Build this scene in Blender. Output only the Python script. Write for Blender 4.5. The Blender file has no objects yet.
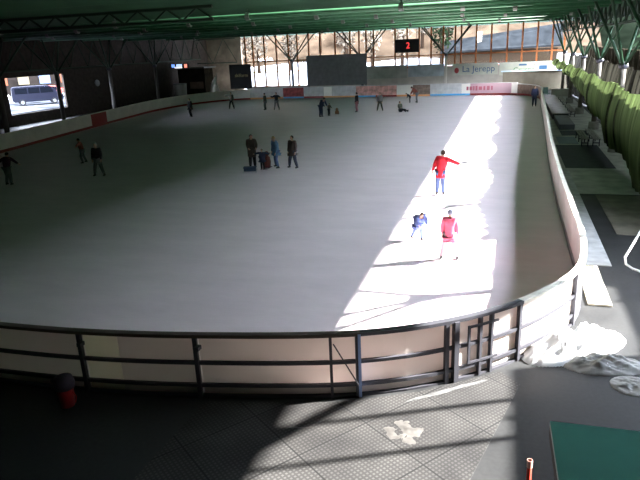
import bpy, bmesh, math, random
from mathutils import Vector, Matrix
random.seed(7)
C = bpy.context.scene.collection
PI = math.pi

# ------------------------------------------------------------------ camera geometry
F = 600.0; CH = 5.8
def cam_axes(vx=510, hy=47.6, slope=-0.045):
    roll = math.atan(-slope); d = (240-hy)*math.cos(roll); pitch = math.atan(d/F)
    up = Vector((math.sin(-roll)*math.cos(pitch), math.cos(roll)*math.cos(pitch), math.sin(pitch)))
    vy = hy+slope*(vx-320)
    Y = Vector(((vx-320)/F, (240-vy)/F, -1)).normalized()
    Y = (Y-Y.dot(up)*up).normalized()
    return Y.cross(up), Y, up
AX, AY, AU = cam_axes()
def ray(px, py):
    d = Vector(((px-320)/F, (240-py)/F, -1)); return Vector((d.dot(AX), d.dot(AY), d.dot(AU)))
def gp(px, py, z=0.0):
    D = ray(px, py); t = (z-CH)/D.z; return Vector((D.x*t, D.y*t, z))
def aty(px, py, Y):
    D = ray(px, py); t = Y/D.y; return Vector((D.x*t, Y, CH+D.z*t))
def atx(px, py, X):
    D = ray(px, py); t = X/D.x; return Vector((X, D.y*t, CH+D.z*t))

# ------------------------------------------------------------------ materials
MC = {}
def mat(name, col, rough=0.7, metal=0.0, noise=0.0, scale=8.0, bump=0.0, emit=None, es=0.0, spec=0.3):
    if name in MC: return MC[name]
    m = bpy.data.materials.new(name); m.use_nodes = True
    nt = m.node_tree; b = nt.nodes['Principled BSDF']
    b.inputs['Base Color'].default_value = (*col, 1); b.inputs['Roughness'].default_value = rough
    b.inputs['Metallic'].default_value = metal; b.inputs['Specular IOR Level'].default_value = spec
    if noise or bump:
        tc = nt.nodes.new('ShaderNodeTexCoord'); n = nt.nodes.new('ShaderNodeTexNoise')
        n.inputs['Scale'].default_value = scale; n.inputs['Detail'].default_value = 5
        nt.links.new(tc.outputs['Object'], n.inputs['Vector'])
        if noise:
            r = nt.nodes.new('ShaderNodeValToRGB')
            r.color_ramp.elements[0].position = .3; r.color_ramp.elements[1].position = .7
            r.color_ramp.elements[0].color = (*[max(0, c*(1-noise)) for c in col], 1)
            r.color_ramp.elements[1].color = (*[min(1, c*(1+noise)) for c in col], 1)
            nt.links.new(n.outputs['Fac'], r.inputs['Fac']); nt.links.new(r.outputs['Color'], b.inputs['Base Color'])
        if bump:
            bp = nt.nodes.new('ShaderNodeBump'); bp.inputs['Strength'].default_value = bump
            nt.links.new(n.outputs['Fac'], bp.inputs['Height']); nt.links.new(bp.outputs['Normal'], b.inputs['Normal'])
    if emit:
        b.inputs['Emission Color'].default_value = (*emit, 1); b.inputs['Emission Strength'].default_value = es
    MC[name] = m; return m

def mat_thin(name, col, transp, rough=.8, scale=None, transl=.5):
    """diffuse + translucent sheet with open mesh holes (netting) or plastic sheet"""
    m = bpy.data.materials.new(name); m.use_nodes = True; nt = m.node_tree; nt.nodes.clear()
    o = nt.nodes.new('ShaderNodeOutputMaterial'); d = nt.nodes.new('ShaderNodeBsdfDiffuse'); t = nt.nodes.new('ShaderNodeBsdfTranslucent')
    tr = nt.nodes.new('ShaderNodeBsdfTransparent'); a = nt.nodes.new('ShaderNodeMixShader'); b = nt.nodes.new('ShaderNodeMixShader')
    d.inputs[0].default_value = (*col, 1); t.inputs[0].default_value = (*col, 1)
    a.inputs[0].default_value = transl
    nt.links.new(d.outputs[0], a.inputs[1]); nt.links.new(t.outputs[0], a.inputs[2])
    nt.links.new(a.outputs[0], b.inputs[2]); nt.links.new(tr.outputs[0], b.inputs[1]); nt.links.new(b.outputs[0], o.inputs[0])
    b.inputs[0].default_value = 1-transp
    if scale:
        tc = nt.nodes.new('ShaderNodeTexCoord'); n = nt.nodes.new('ShaderNodeTexNoise'); mp = nt.nodes.new('ShaderNodeMapping')
        mp.inputs['Scale'].default_value = (1, scale, .06)
        r = nt.nodes.new('ShaderNodeValToRGB')
        r.color_ramp.elements[0].position = .35; r.color_ramp.elements[1].position = .65
        r.color_ramp.elements[0].color = (*[c*.2 for c in col], 1); r.color_ramp.elements[1].color = (*[min(1, c*1.3) for c in col], 1)
        nt.links.new(tc.outputs['Object'], mp.inputs[0]); nt.links.new(mp.outputs[0], n.inputs['Vector']); n.inputs['Scale'].default_value = 1.0
        nt.links.new(n.outputs['Fac'], r.inputs[0])
        nt.links.new(r.outputs[0], d.inputs[0]); nt.links.new(r.outputs[0], t.inputs[0])
    return m

def mat_ice():
    m = mat('ice_surface', (.74, .76, .74), .42, spec=.5); nt = m.node_tree; b = nt.nodes['Principled BSDF']
    tc = nt.nodes.new('ShaderNodeTexCoord')
    mp = nt.nodes.new('ShaderNodeMapping'); mp.inputs['Scale'].default_value = (.35, .9, 1)
    n = nt.nodes.new('ShaderNodeTexNoise'); n.inputs['Scale'].default_value = 1.2; n.inputs['Detail'].default_value = 10; n.inputs['Roughness'].default_value = .7
    r = nt.nodes.new('ShaderNodeValToRGB'); r.color_ramp.elements[0].position = .3; r.color_ramp.elements[1].position = .72
    r.color_ramp.elements[0].color = (.74, .635, .68, 1); r.color_ramp.elements[1].color = (.87, .755, .80, 1)
    nt.links.new(tc.outputs['Object'], mp.inputs[0]); nt.links.new(mp.outputs[0], n.inputs['Vector'])
    nt.links.new(n.outputs['Fac'], r.inputs[0]); nt.links.new(r.outputs[0], b.inputs['Base Color'])
    bp = nt.nodes.new('ShaderNodeBump'); bp.inputs['Strength'].default_value = .25; bp.inputs['Distance'].default_value = .03
    nt.links.new(n.outputs['Fac'], bp.inputs['Height']); nt.links.new(bp.outputs['Normal'], b.inputs['Normal'])
    return m

def mat_floor():
    m = mat('worn_floor', (.1, .1, .1), .75); nt = m.node_tree; b = nt.nodes['Principled BSDF']
    L = nt.links.new; N = nt.nodes.new
    tc = N('ShaderNodeTexCoord')
    n1 = N('ShaderNodeTexNoise'); n1.inputs['Scale'].default_value = .9; n1.inputs['Detail'].default_value = 6
    n2 = N('ShaderNodeTexNoise'); n2.inputs['Scale'].default_value = 14; n2.inputs['Detail'].default_value = 4
    L(tc.outputs['Object'], n1.inputs['Vector']); L(tc.outputs['Object'], n2.inputs['Vector'])
    r = N('ShaderNodeValToRGB'); r.color_ramp.elements[0].position = .35; r.color_ramp.elements[1].position = .7
    r.color_ramp.elements[0].color = (.022, .023, .025, 1); r.color_ramp.elements[1].color = (.045, .046, .047, 1)
    L(n1.outputs['Fac'], r.inputs[0])
    mx = N('ShaderNodeMixRGB'); mx.blend_type = 'MULTIPLY'; mx.inputs[0].default_value = .55
    L(r.outputs[0], mx.inputs[1]); L(n2.outputs['Fac'], mx.inputs[2]); L(mx.outputs[0], b.inputs['Base Color'])
    rr = N('ShaderNodeMapRange'); rr.inputs['To Min'].default_value = .35; rr.inputs['To Max'].default_value = .9
    L(n1.outputs['Fac'], rr.inputs[0]); L(rr.outputs[0], b.inputs['Roughness'])
    return m
def mat_mat():   # ribbed rubber skating mats, joints between tiles
    m = mat('ribbed_mat', (.2, .2, .2), .7); nt = m.node_tree; b = nt.nodes['Principled BSDF']
    L = nt.links.new; N = nt.nodes.new
    tc = N('ShaderNodeTexCoord'); mp = N('ShaderNodeMapping'); mp.inputs['Rotation'].default_value = (0, 0, math.radians(38))
    L(tc.outputs['Object'], mp.inputs[0])
    br = N('ShaderNodeTexBrick'); br.offset = 0; br.inputs['Scale'].default_value = 1; br.inputs['Brick Width'].default_value = 1.3; br.inputs['Row Height'].default_value = 1.3
    br.inputs['Mortar Size'].default_value = .015; br.inputs['Color1'].default_value = (.085, .082, .08, 1); br.inputs['Color2'].default_value = (.07, .067, .065, 1); br.inputs['Mortar'].default_value = (.03, .03, .03, 1)
    L(mp.outputs[0], br.inputs['Vector'])
    b2 = N('ShaderNodeTexBrick'); b2.offset = 0; b2.inputs['Scale'].default_value = 1; b2.inputs['Brick Width'].default_value = .065; b2.inputs['Row Height'].default_value = .065
    b2.inputs['Mortar Size'].default_value = .016; b2.inputs['Color1'].default_value = (1, 1, 1, 1); b2.inputs['Color2'].default_value = (.9, .9, .9, 1); b2.inputs['Mortar'].default_value = (.45, .45, .45, 1)
    L(mp.outputs[0], b2.inputs['Vector'])
    n = N('ShaderNodeTexNoise'); n.inputs['Scale'].default_value = 1.1; n.inputs['Detail'].default_value = 8; L(tc.outputs['Object'], n.inputs['Vector'])
    r = N('ShaderNodeValToRGB'); r.color_ramp.elements[0].position = .3; r.color_ramp.elements[1].position = .65
    r.color_ramp.elements[0].color = (.45, .45, .47, 1); r.color_ramp.elements[1].color = (1, 1, 1, 1); L(n.outputs['Fac'], r.inputs[0])
    m1 = N('ShaderNodeMixRGB'); m1.blend_type = 'MULTIPLY'; m1.inputs[0].default_value = 1; L(br.outputs[0], m1.inputs[1]); L(b2.outputs[0], m1.inputs[2])
    m2 = N('ShaderNodeMixRGB'); m2.blend_type = 'MULTIPLY'; m2.inputs[0].default_value = 1; L(m1.outputs[0], m2.inputs[1]); L(r.outputs[0], m2.inputs[2])
    L(m2.outputs[0], b.inputs['Base Color'])
    return m

ICE = mat_ice(); FLOOR = mat_floor(); MATM = mat_mat()
WHITE = mat('white_board', (.78, .74, .70), .55, noise=.08, scale=1.5)
OLDW = mat_thin('scuffed_board', (.88, .82, .77), 0, transl=.46)
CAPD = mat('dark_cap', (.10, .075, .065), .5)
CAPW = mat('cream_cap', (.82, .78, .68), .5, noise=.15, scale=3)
STEEL = mat('grey_steel', (.08, .08, .095), .5, .3)
KRED = mat('red_kick', (.30, .035, .03), .5)
KORG_GLINT = mat('orange_glint_kick', (.85, .42, .18), .4)  # orange highlight along the far board foot, put into the strip colour
KBLU_GLINT = mat('blue_glint_kick', (.12, .48, .85), .4)  # blue highlight at the far board foot, likewise painted as strip colour
GROOF = mat('green_roof_sheet', (.05, .13, .07), .55, noise=.25, scale=.6)
GPIPE = mat('green_pipe', (.06, .20, .10), .5, noise=.2, scale=2, spec=.4)
GREY_P = mat('pipe_collar', (.25, .28, .25), .4, .5)
TRUSS = mat('dark_green_steel', (.02, .04, .025), .6)
STRUT = mat('green_strut', (.025, .07, .035), .45)
DWOOD = mat('dark_timber', (.035, .026, .02), .8, noise=.4, scale=3)
BWOOD = mat('brown_boards', (.022, .018, .012), .8, noise=.5, scale=1.5, spec=0)
TIMB = mat('orange_timber', (.50, .15, .04), .6, noise=.2, scale=2)
CONC = mat('concrete', (.30, .29, .26), .8, noise=.2, scale=4)
GREYT = mat('charcoal_tarp', (.22, .225, .23), .8, noise=.12, scale=2)
GSNOW = mat('ground_snow', (.24, .25, .27), .85, noise=.25, scale=.15, spec=0)
SNOW = mat('snow', (.85, .87, .90), .8, bump=.35, scale=5)
DSNOW = mat('dirty_snow', (.26, .26, .25), .8, noise=.35, scale=3, bump=.8)
SKIN = mat('skin', (.62, .40, .30), .55)
EYE = mat('eye_dark', (.03, .02, .02), .4)
LIP = mat('lip', (.45, .18, .16), .5)
BLACKM = mat('black_matt', (.012, .012, .014), .6)
BLADE = mat('blade_steel', (.6, .6, .62), .3, .9)

# ------------------------------------------------------------------ mesh helpers
def link(o, parent=None):
    C.objects.link(o)
    if parent: o.parent = parent
    return o
def obj(name, bm, m, parent=None, smooth=False):
    me = bpy.data.meshes.new(name); bmesh.ops.recalc_face_normals(bm, faces=bm.faces[:]); bm.to_mesh(me); bm.free()
    ms = m if isinstance(m, (list, tuple)) else [m]
    for k in ms: me.materials.append(k)
    if smooth:
        for p in me.polygons: p.use_smooth = True
    return link(bpy.data.objects.new(name, me), parent)
def tag(o, label, cat, group=None, kind=None):
    o['label'] = label; o['category'] = cat
    if group: o['group'] = group
    if kind: o['kind'] = kind
    return o
def struct(o): o['kind'] = 'structure'; return o
def thing(name, label, cat, loc=(0, 0, 0), rz=0, group=None):
    o = bpy.data.objects.new(name, None); C.objects.link(o); o.location = loc; o.rotation_euler = (0, 0, rz); o.empty_display_size = .2
    return tag(o, label, cat, group)
def B(): return bmesh.new()
def box(bm, c, s, rot=None, mi=0, bev=0):
    M = Matrix.Translation(Vector(c)) @ (rot.to_4x4() if rot else Matrix()) @ Matrix.Diagonal((s[0], s[1], s[2], 1))
    r = bmesh.ops.create_cube(bm, size=1, matrix=M)
    fs = set(f for v in r['verts'] for f in v.link_faces)
    for f in fs: f.material_index = mi
    if bev:
        es = list(set(e for v in r['verts'] for e in v.link_edges))
        bmesh.ops.bevel(bm, geom=es, offset=bev, segments=2, affect='EDGES', profile=.5)
def tube(bm, pts, rad, n=8, mi=0):
    pts = [Vector(p) for p in pts]; rs = rad if isinstance(rad, (list, tuple)) else [rad]*len(pts)
    rings = []; prev = None
    for i, p in enumerate(pts):
        a = pts[max(0, i-1)]; b = pts[min(len(pts)-1, i+1)]; t = (b-a).normalized()
        ref = prev if prev else (Vector((0, 0, 1)) if abs(t.z) < .9 else Vector((1, 0, 0)))
        u = (ref-ref.dot(t)*t).normalized(); v = t.cross(u); prev = u
        rings.append([bm.verts.new(p+(u*math.cos(2*PI*k/n)+v*math.sin(2*PI*k/n))*rs[i]) for k in range(n)])
    for i in range(len(rings)-1):
        for k in range(n):
            f = bm.faces.new((rings[i][k], rings[i][(k+1) % n], rings[i+1][(k+1) % n], rings[i+1][k])); f.material_index = mi
    for r in (rings[0], rings[-1]):
        f = bm.faces.new(r); f.material_index = mi
def ell(bm, c, s, mi=0, seg=12, rings=8, rot=None):
    M = Matrix.Translation(Vector(c)) @ (rot.to_4x4() if rot else Matrix()) @ Matrix.Diagonal((s[0], s[1], s[2], 1))
    r = bmesh.ops.create_uvsphere(bm, u_segments=seg, v_segments=rings, radius=1, matrix=M)
    for f in set(f for v in r['verts'] for f in v.link_faces): f.material_index = mi
def prism(bm, poly, d, mi=0):
    """extrude polygon (list of Vector) by vector d"""
    a = [bm.verts.new(p) for p in poly]; b = [bm.verts.new(Vector(p)+Vector(d)) for p in poly]; n = len(a)
    fs = [bm.faces.new(a), bm.faces.new(b[::-1])]+[bm.faces.new((a[i], a[(i+1) % n], b[(i+1) % n], b[i])) for i in range(n)]
    for f in fs: f.material_index = mi
def text(name, body, size, loc, m, parent=None, rx=PI/2, rz=0, depth=.01):
    cu = bpy.data.curves.new('t', 'FONT'); cu.body = body; cu.size = size; cu.extrude = depth; cu.align_x = 'CENTER'; cu.align_y = 'CENTER'
    t = bpy.data.objects.new('t', cu); C.objects.link(t); dg = bpy.context.evaluated_depsgraph_get()
    me = bpy.data.meshes.new_from_object(t.evaluated_get(dg)); bpy.data.objects.remove(t)
    me.materials.clear(); me.materials.append(m); me.name = name
    me.transform(Matrix.Translation(Vector(loc)) @ Matrix.Rotation(rz, 4, 'Z') @ Matrix.Rotation(rx, 4, 'X'))
    return link(bpy.data.objects.new(name, me), parent)

# ------------------------------------------------------------------ rink outline
PATH = [(-31.5, 25), (-32, 31.7), (-32.8, 36.6), (-33.8, 42.3), (-35.2, 51), (-36.2, 58.5), (-35.3, 65.5), (-32.0, 70), (-26.5, 71),
        (-12, 70.7), (-1.5, 70.4), (1.4, 69.3), (2.9, 66), (2.85, 57), (2.45, 42), (2.07, 30.5), (1.92, 22.5), (1.9, 18), (1.83, 14.4), (1.5, 12.6), (.4, 10.8),
        (-.8, 9.7), (-2.2, 8.95), (-4.9, 8.3), (-7.03, 8.0), (-9.3, 7.9), (-17, 7.9), (-26, 7.9), (-30, 11), (-31.2, 17)]
def crom():
    out = []; n = len(PATH)
    for i in range(n):
        p0, p1, p2, p3 = [Vector(PATH[(i+k) % n]) for k in (-1, 0, 1, 2)]
        d01, d12, d23 = [(b-a).length**.5 for a, b in ((p0, p1), (p1, p2), (p2, p3))]
        m1 = (p2-p1) + d12*((p1-p0)/d01-(p2-p0)/(d01+d12)); m2 = (p2-p1)+d12*((p3-p2)/d23-(p3-p1)/(d12+d23))
        N = max(4, int((p2-p1).length/.25))
        for k in range(N):
            t = k/N; t2 = t*t; t3 = t2*t
            out.append((2*t3-3*t2+1)*p1+(t3-2*t2+t)*m1+(-2*t3+3*t2)*p2+(t3-t2)*m2)
    return out
LOOP = crom(); CUM = [0]
for i in range(len(LOOP)): CUM.append(CUM[-1]+(LOOP[(i+1) % len(LOOP)]-LOOP[i]).length)
TOT = CUM[-1]
def pt(s):
    s %= TOT; lo, hi = 0, len(LOOP)
    while hi-lo > 1:
        m_ = (lo+hi)//2
        if CUM[m_] <= s: lo = m_
        else: hi = m_
    a = LOOP[lo]; b = LOOP[(lo+1) % len(LOOP)]; t = (s-CUM[lo])/(CUM[lo+1]-CUM[lo]); return a.lerp(b, t)
def fr(s):
    t = (pt(s+.15)-pt(s-.15)).normalized(); return pt(s), Vector((-t.y, t.x))   # clockwise path: outward is left
def s_near(x, y): 
    q = Vector((x, y)); i = min(range(len(LOOP)), key=lambda k: (LOOP[k]-q).length); return CUM[i]
IZ = .02
bm = B(); vs = [bm.verts.new((p.x, p.y, IZ)) for p in LOOP]; f = bm.faces.new(vs)
r = bmesh.ops.extrude_face_region(bm, geom=[f])
for v in r['geom']:
    if isinstance(v, bmesh.types.BMVert): v.co.z = -.05
bmesh.ops.triangulate(bm, faces=[f for f in bm.faces if len(f.verts) > 4])
ice = obj('ice', bm, ICE); struct(ice)

def sweep(bm, s0, s1, d0, d1, z0, z1, mi=0, step=.4):
    n = max(1, int(math.ceil((s1-s0)/step))); rows = []
    for k in range(n+1):
        p, o = fr(s0+(s1-s0)*k/n)
        rows.append([bm.verts.new((p.x+o.x*d, p.y+o.y*d, z)) for d, z in ((d0, z0), (d1, z0), (d1, z1), (d0, z1))])
    fs = [bm.faces.new(rows[0]), bm.faces.new(rows[-1][::-1])]
    for a, b in zip(rows, rows[1:]):
        for k in range(4): fs.append(bm.faces.new((a[k], a[(k+1) % 4], b[(k+1) % 4], b[k])))
    for f in fs: f.material_index = mi
def post(bm, s, w=.07, d0=.03, d1=.11, z0=0, z1=1.18):
    p, o = fr(s); a = math.atan2(o.y, o.x); c = (p.x+o.x*(d0+d1)/2, p.y+o.y*(d0+d1)/2, (z0+z1)/2)
    box(bm, c, (d1-d0, w, z1-z0), Matrix.Rotation(a, 3, 'Z'))

def section(s0, s1, label, group=None, panel=WHITE, kick=KRED, cap=CAPW, mids=(), H=1.22, name='dasher_board', short=0.0):
    p, _ = fr((s0+s1)/2)
    t = thing(name, label, 'rink board', (p.x, p.y, 0), 0, group)
    g = .008; kids = []
    def add(nm, bm_, m_):
        bmesh.ops.translate(bm_, verts=bm_.verts[:], vec=(-p.x, -p.y, 0)); kids.append(obj(nm, bm_, m_, t)); return kids[-1]
    b = B(); sweep(b, s0+g, s1-g-short, 0, .03, .05, H-.06); add('panel', b, panel)
    b = B(); sweep(b, s0+g, s1-g, -.012, .0, IZ, .22); add('kick_strip', b, kick)
    b = B(); sweep(b, s0, s1, -.02, .11, H-.06, H); add('top_rail', b, cap)
    b = B(); sweep(b, s0, s1, .03, .09, .64, .70); add('middle_rail', b, STEEL)
    b = B(); sweep(b, s0, s1, .03, .09, .20, .26); sweep(b, s0, s1, .0, .09, 0, .04); add('bottom_rail', b, STEEL)
    b = B(); post(b, s0+.05, z1=H-.06); add('post', b, STEEL)
    for m_ in mids:
        b = B(); post(b, m_, w=.05, z1=H-.06); add('post', b, STEEL)
    return t, p, add

SN = [s_near(*q) for q in ((.4, 10.75), (-.8, 9.7), (-2.2, 8.95), (-4.9, 8.35), (-7.03, 8.0))]
sR0 = s_near(1.5, 12.6)
# near curve, one by one (clockwise path runs right to left here)
NEARG = [
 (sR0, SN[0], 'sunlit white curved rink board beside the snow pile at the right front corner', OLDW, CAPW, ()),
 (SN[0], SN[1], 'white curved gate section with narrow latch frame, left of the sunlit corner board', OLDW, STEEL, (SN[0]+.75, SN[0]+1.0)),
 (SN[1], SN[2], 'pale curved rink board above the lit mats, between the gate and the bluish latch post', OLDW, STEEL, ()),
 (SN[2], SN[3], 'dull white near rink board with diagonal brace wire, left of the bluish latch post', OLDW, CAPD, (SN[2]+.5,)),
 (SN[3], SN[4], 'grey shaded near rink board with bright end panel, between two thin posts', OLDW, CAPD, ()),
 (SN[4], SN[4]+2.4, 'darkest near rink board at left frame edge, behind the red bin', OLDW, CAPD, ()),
]
for s0, s1, lab, pm, cp, mids in NEARG:
    t, p, add = section(s0, s1, lab, None, pm, mat('scuffed_kick', (.35, .33, .3), .6), cp, mids, name='gate_board' if 'gate section' in lab else 'dasher_board', short=.66 if lab.startswith('grey') else 0)
    if 'gate section' in lab:
        b = B(); a0 = SN[0]+.75; sweep(b, SN[0]+.62, SN[0]+1.25, .09, .12, 1.0, 1.04); sweep(b, SN[0]+.62, SN[0]+1.25, .09, .12, .3, .34)
        post(b, SN[0]+1.25, .04, .08, .12, .3, 1.04); add('latch_frame', b, STEEL)
        b = B(); post(b, SN[1]-.12, .09, .03, .14); add('post', b, STEEL)
    if 'brace' in lab:
        b = B(); p1, o1 = fr(SN[2]+.45); p2, o2 = fr(SN[2]+.05)
        tube(b, [(p1.x+o1.x*.13, p1.y+o1.y*.13, 1.05), (p2.x+o2.x*.13, p2.y+o2.y*.13, .25)], .012); add('brace', b, STEEL)
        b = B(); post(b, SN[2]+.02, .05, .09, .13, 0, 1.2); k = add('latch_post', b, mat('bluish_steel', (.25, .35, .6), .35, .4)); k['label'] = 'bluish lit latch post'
    if lab.startswith('grey') or lab.startswith('dull'):
        b = B(); pp, oo = fr(s1-.02 if lab.startswith('grey') else s1-.02); box(b, (pp.x+oo.x*.15, pp.y+oo.y*.15, 1.0), (.08, .12, .07)); add('clamp', b, STEEL)
    if lab.startswith('grey'):
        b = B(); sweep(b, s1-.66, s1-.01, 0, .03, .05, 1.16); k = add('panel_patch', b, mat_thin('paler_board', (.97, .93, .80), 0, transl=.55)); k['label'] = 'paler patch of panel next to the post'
# rest of the near straight, out of frame left, and the round to the left side
def run(sa, sb, L, label, group, **kw):
    n = max(1, round((sb-sa)/L)); out = []
    for k in range(n): out.append(section(sa+(sb-sa)*k/n, sa+(sb-sa)*(k+1)/n, label, group, **kw))
    return out
sL0 = s_near(-32, 31.7)           # left side start (image edge)
S = SN[4]+2.4
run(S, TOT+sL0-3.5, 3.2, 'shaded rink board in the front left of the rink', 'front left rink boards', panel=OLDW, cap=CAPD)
sRed0, sRed1 = s_near(*gp(102, 128).xy), s_near(*gp(115, 124).xy)
sC = s_near(-35.3, 65.5); sFar0 = s_near(*gp(250, 100).xy)
run(sL0-3.5, sRed0, 2.5, 'white left side rink board between the frame edge and the red panel', 'left side rink boards before the red panel', panel=WHITE)
section(sRed0, sRed1, 'dark red panel in the otherwise white left side boards', None, panel=mat('red_panel', (.33, .03, .03), .5))
run(sRed1, sFar0, 2.4, 'white rink board curving from the red panel round the far left corner', 'far left corner rink boards')
PINK = mat('pinkish_ad', (.72, .38, .32), .5, noise=.45, scale=2); REDP = mat('dark_red_ad', (.30, .06, .06), .5, noise=.5, scale=3)
GRYP = mat('grey_ad', (.62, .61, .60), .5, noise=.15, scale=2); BRT = mat('bright_ad', (.97, .95, .88), .35); BRN = mat('brown_ad', (.22, .16, .12), .5, noise=.4, scale=3)
FAR = [(250, 282, GRYP, KORG_GLINT, 'pale grey far board under the big left window'), (282, 303, REDP, KBLU_GLINT, 'dark red advertising board with painted blue glint on the far side'),
       (303, 323, GRYP, KRED, 'whitish far board right of the dark red one'), (323, 331, BRT, KORG_GLINT, 'small bright far board behind the bending adult skater'),
       (331, 355, GRYP, KORG_GLINT, 'grey far board with painted orange glint below the charcoal screen'), (355, 376, PINK, KBLU_GLINT, 'pinkish far board with painted blue glint behind the dark standing skater'),
       (376, 397, PINK, KRED, 'pinkish far board behind the grey jacket skater'), (397, 412, BRT, KORG_GLINT, 'bright white far board left of the bending red jacket skater'),
       (412, 430, BRN, KORG_GLINT, 'brownish far board behind the bending red jacket skater'), (430, 462, GRYP, KBLU_GLINT, 'grey far board below the sunlit column'),
       (462, 470, BRT, KBLU_GLINT, 'bright white far board at the left end of the lettered banner'), (470, 514, mat('banner_pink', (.55, .38, .42), .5), KRED, 'long pale pink lettered far board banner'),
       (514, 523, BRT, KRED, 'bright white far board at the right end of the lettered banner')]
def sfar(px): 
    v = atx if 0 else None
    # meet far line Y=70.6
    q = aty(px, 96, 70.6); return s_near(q.x, 70.6)
sprev = sFar0
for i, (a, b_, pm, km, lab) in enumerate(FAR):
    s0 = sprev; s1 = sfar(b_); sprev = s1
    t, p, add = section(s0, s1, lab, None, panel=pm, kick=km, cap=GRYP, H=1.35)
    if 'lettered far board banner' in lab:
        cx = pt((s0+s1)/2)
        k = B(); xx_ = -2.6
        random.seed(3)
        for q_ in range(13):
            ww = random.uniform(.16, .4); box(k, (xx_+ww/2, -.03, .78), (ww, .02, random.uniform(.25, .5))); xx_ += ww+random.uniform(.06, .2)
        obj('printed_marks', k, mat('dull_red', (.42, .14, .18), .5), t); random.seed(11)
sE = sprev
sG = s_near(2.9, 60); run(sE, sG, 2.2, 'brown and grey board curving round the far right corner', 'far right corner rink boards', panel=BRN, kick=KRED, cap=GRYP)
sH = s_near(2.4, 38)
run(sG, sH, 2.5, 'thin rink board of the far half of the right side', 'far right side rink boards', kick=mat('grey_kick', (.3, .3, .3), .5))
run(sH, TOT*0+sR0, 2.4, 'cream capped rink board of the near half of the right side', 'near right side rink boards', kick=MC['grey_kick'])

# ------------------------------------------------------------------ floor, ground outside
bm = B(); box(bm, (-22, 36, -.04), (75, 92, .08)); fl = obj('floor', bm, FLOOR); struct(fl)
bm = B()
prism(bm, [gp(205, 402), gp(330, 402.5), gp(362, 400), gp(420, 392), gp(500, 372), gp(520, 385), gp(470, 480), Vector((-.3, 3.0, 0)), Vector((-5, 3.0, 0))], (0, 0, .012))
o = obj('rubber_mat', bm, MATM); tag(o, 'big ribbed floor mat area with tile joints in front of the near boards', 'mat')
# snow / ground outside: far and left
def terrain(name, x0, x1, y0, y1, nx, ny, fz, m):
    b = B(); g = [[b.verts.new((x0+(x1-x0)*i/nx, y0+(y1-y0)*j/ny, fz(x0+(x1-x0)*i/nx, y0+(y1-y0)*j/ny))) for j in range(ny+1)] for i in range(nx+1)]
    for i in range(nx):
        for j in range(ny): b.faces.new((g[i][j], g[i+1][j], g[i+1][j+1], g[i][j+1]))
    return obj(name, b, m, smooth=True)
def fz(x, y):
    z = 0
    if y > 88: z += min(2.2, (y-88)*.35)
    if y > 104: z += (y-104)*.5
    z += .35*math.sin(x*.31)*math.cos(y*.23)*min(1, max(0, (y-84)/6))
    return z-.02
o = terrain('snowy_ground', -140, 14, 82, 106, 60, 20, fz, GSNOW); struct(o)
o = terrain('forest_hillside', -140, 14, 106, 200, 50, 24, fz, mat('winter_forest', (.035, .024, .016), .95, noise=.7, scale=.25, spec=0)); struct(o)
o = terrain('parking_ground', -150, -46, -10, 82, 10, 10, lambda x, y: 1.0 if x < -47 else .9, mat('slushy_parking', (.05, .053, .06), .9, noise=.8, scale=.25, spec=0)); struct(o)
o = terrain('outside_ground', 14, 90, -40, 200, 24, 30, lambda x, y: -.02+max(0, x-24)*.46+max(0, y-104)*.5, mat('forest_floor', (.003, .0042, .0025), .9, noise=.4, scale=.3, spec=0)); struct(o)  # rising ridge added on the right to keep low skylight off the ice

# ------------------------------------------------------------------ roof
RZ = 7.7; XL, XR = -44.2, 8.6
bm = B(); per = 6.0; prof = []
y = -9.0
while y < 85: prof += [(y, RZ), (y+per*.78, RZ+.42), (y+per, RZ)]; y += per
pr = [(yy, zz) for i, (yy, zz) in enumerate(prof) if i % 3 != 2]+[prof[-1]]
poly = [Vector((XL, a, b)) for a, b in pr]+[Vector((XL, pr[-1][0], RZ+.8)), Vector((XL, pr[0][0], RZ+.8))]
prism(bm, poly, (XR-XL, 0, 0)); o = obj('ceiling', bm, GROOF); struct(o)
GRP = 'green pipes under the roof'
for k, yy in enumerate((31.5, 35.2, 39, 43.5, 48, 54, 61, 70)):
    t = thing('roof_pipe', 'long green pipe with grey collars running across under the roof', 'pipe', (-16, yy, RZ-.16), 0, GRP)
    b = B(); tube(b, [(-25, 0, 0), (21.8, 0, 0)], .11 if k % 2 else .15, 10); obj('pipe', b, GPIPE, t, True)
    for q in range(6):
        b = B(); x = -22+q*8.2+(k*2.7) % 6; tube(b, [(x-.12, 0, 0), (x+.12, 0, 0)], .2, 10); tube(b, [(x, 0, 0), (x, 0, .35)], .04, 6); obj('collar', b, GREY_P, t)
# columns with branching struts
def column(p, label, group=None, zj=4.3, rad=.16, spread=3.0, m=STRUT, cm=CONC, foot=True, along='x', base=0.0):
    t = thing('branching_column', label, 'column', (p[0], p[1], base), 0, group)
    b = B(); tube(b, [(0, 0, .0), (0, 0, zj-base)], [rad, rad*.9], 12); obj('shaft', b, cm, t, True)
    if foot:
        b = B(); tube(b, [(0, 0, 0), (0, 0, .5)], [rad*2.1, rad*1.9], 14); obj('footing', b, CONC, t)
    for dx, dy in ((1, .45), (1, -.45), (-1, .45), (-1, -.45)):
        e = Vector((dx*spread, dy*spread, RZ+.1-base)) if along == 'x' else Vector((dy*spread, dx*spread, RZ+.1-base))
        b = B(); tube(b, [(0, 0, zj-base-.1), e], .075, 8); obj('strut', b, m, t, True)
    b = B(); ell(b, (0, 0, zj-base), (.24, .24, .2)); obj('joint', b, STEEL, t, True)
    return t
column(aty(292, 62, 78).xy, 'dark column with V struts dividing the big left window at the far end', cm=STEEL, m=TRUSS)
column(aty(362, 62, 78).xy, 'dark column with V struts standing against the charcoal screen', cm=STEEL, m=TRUSS)
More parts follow.
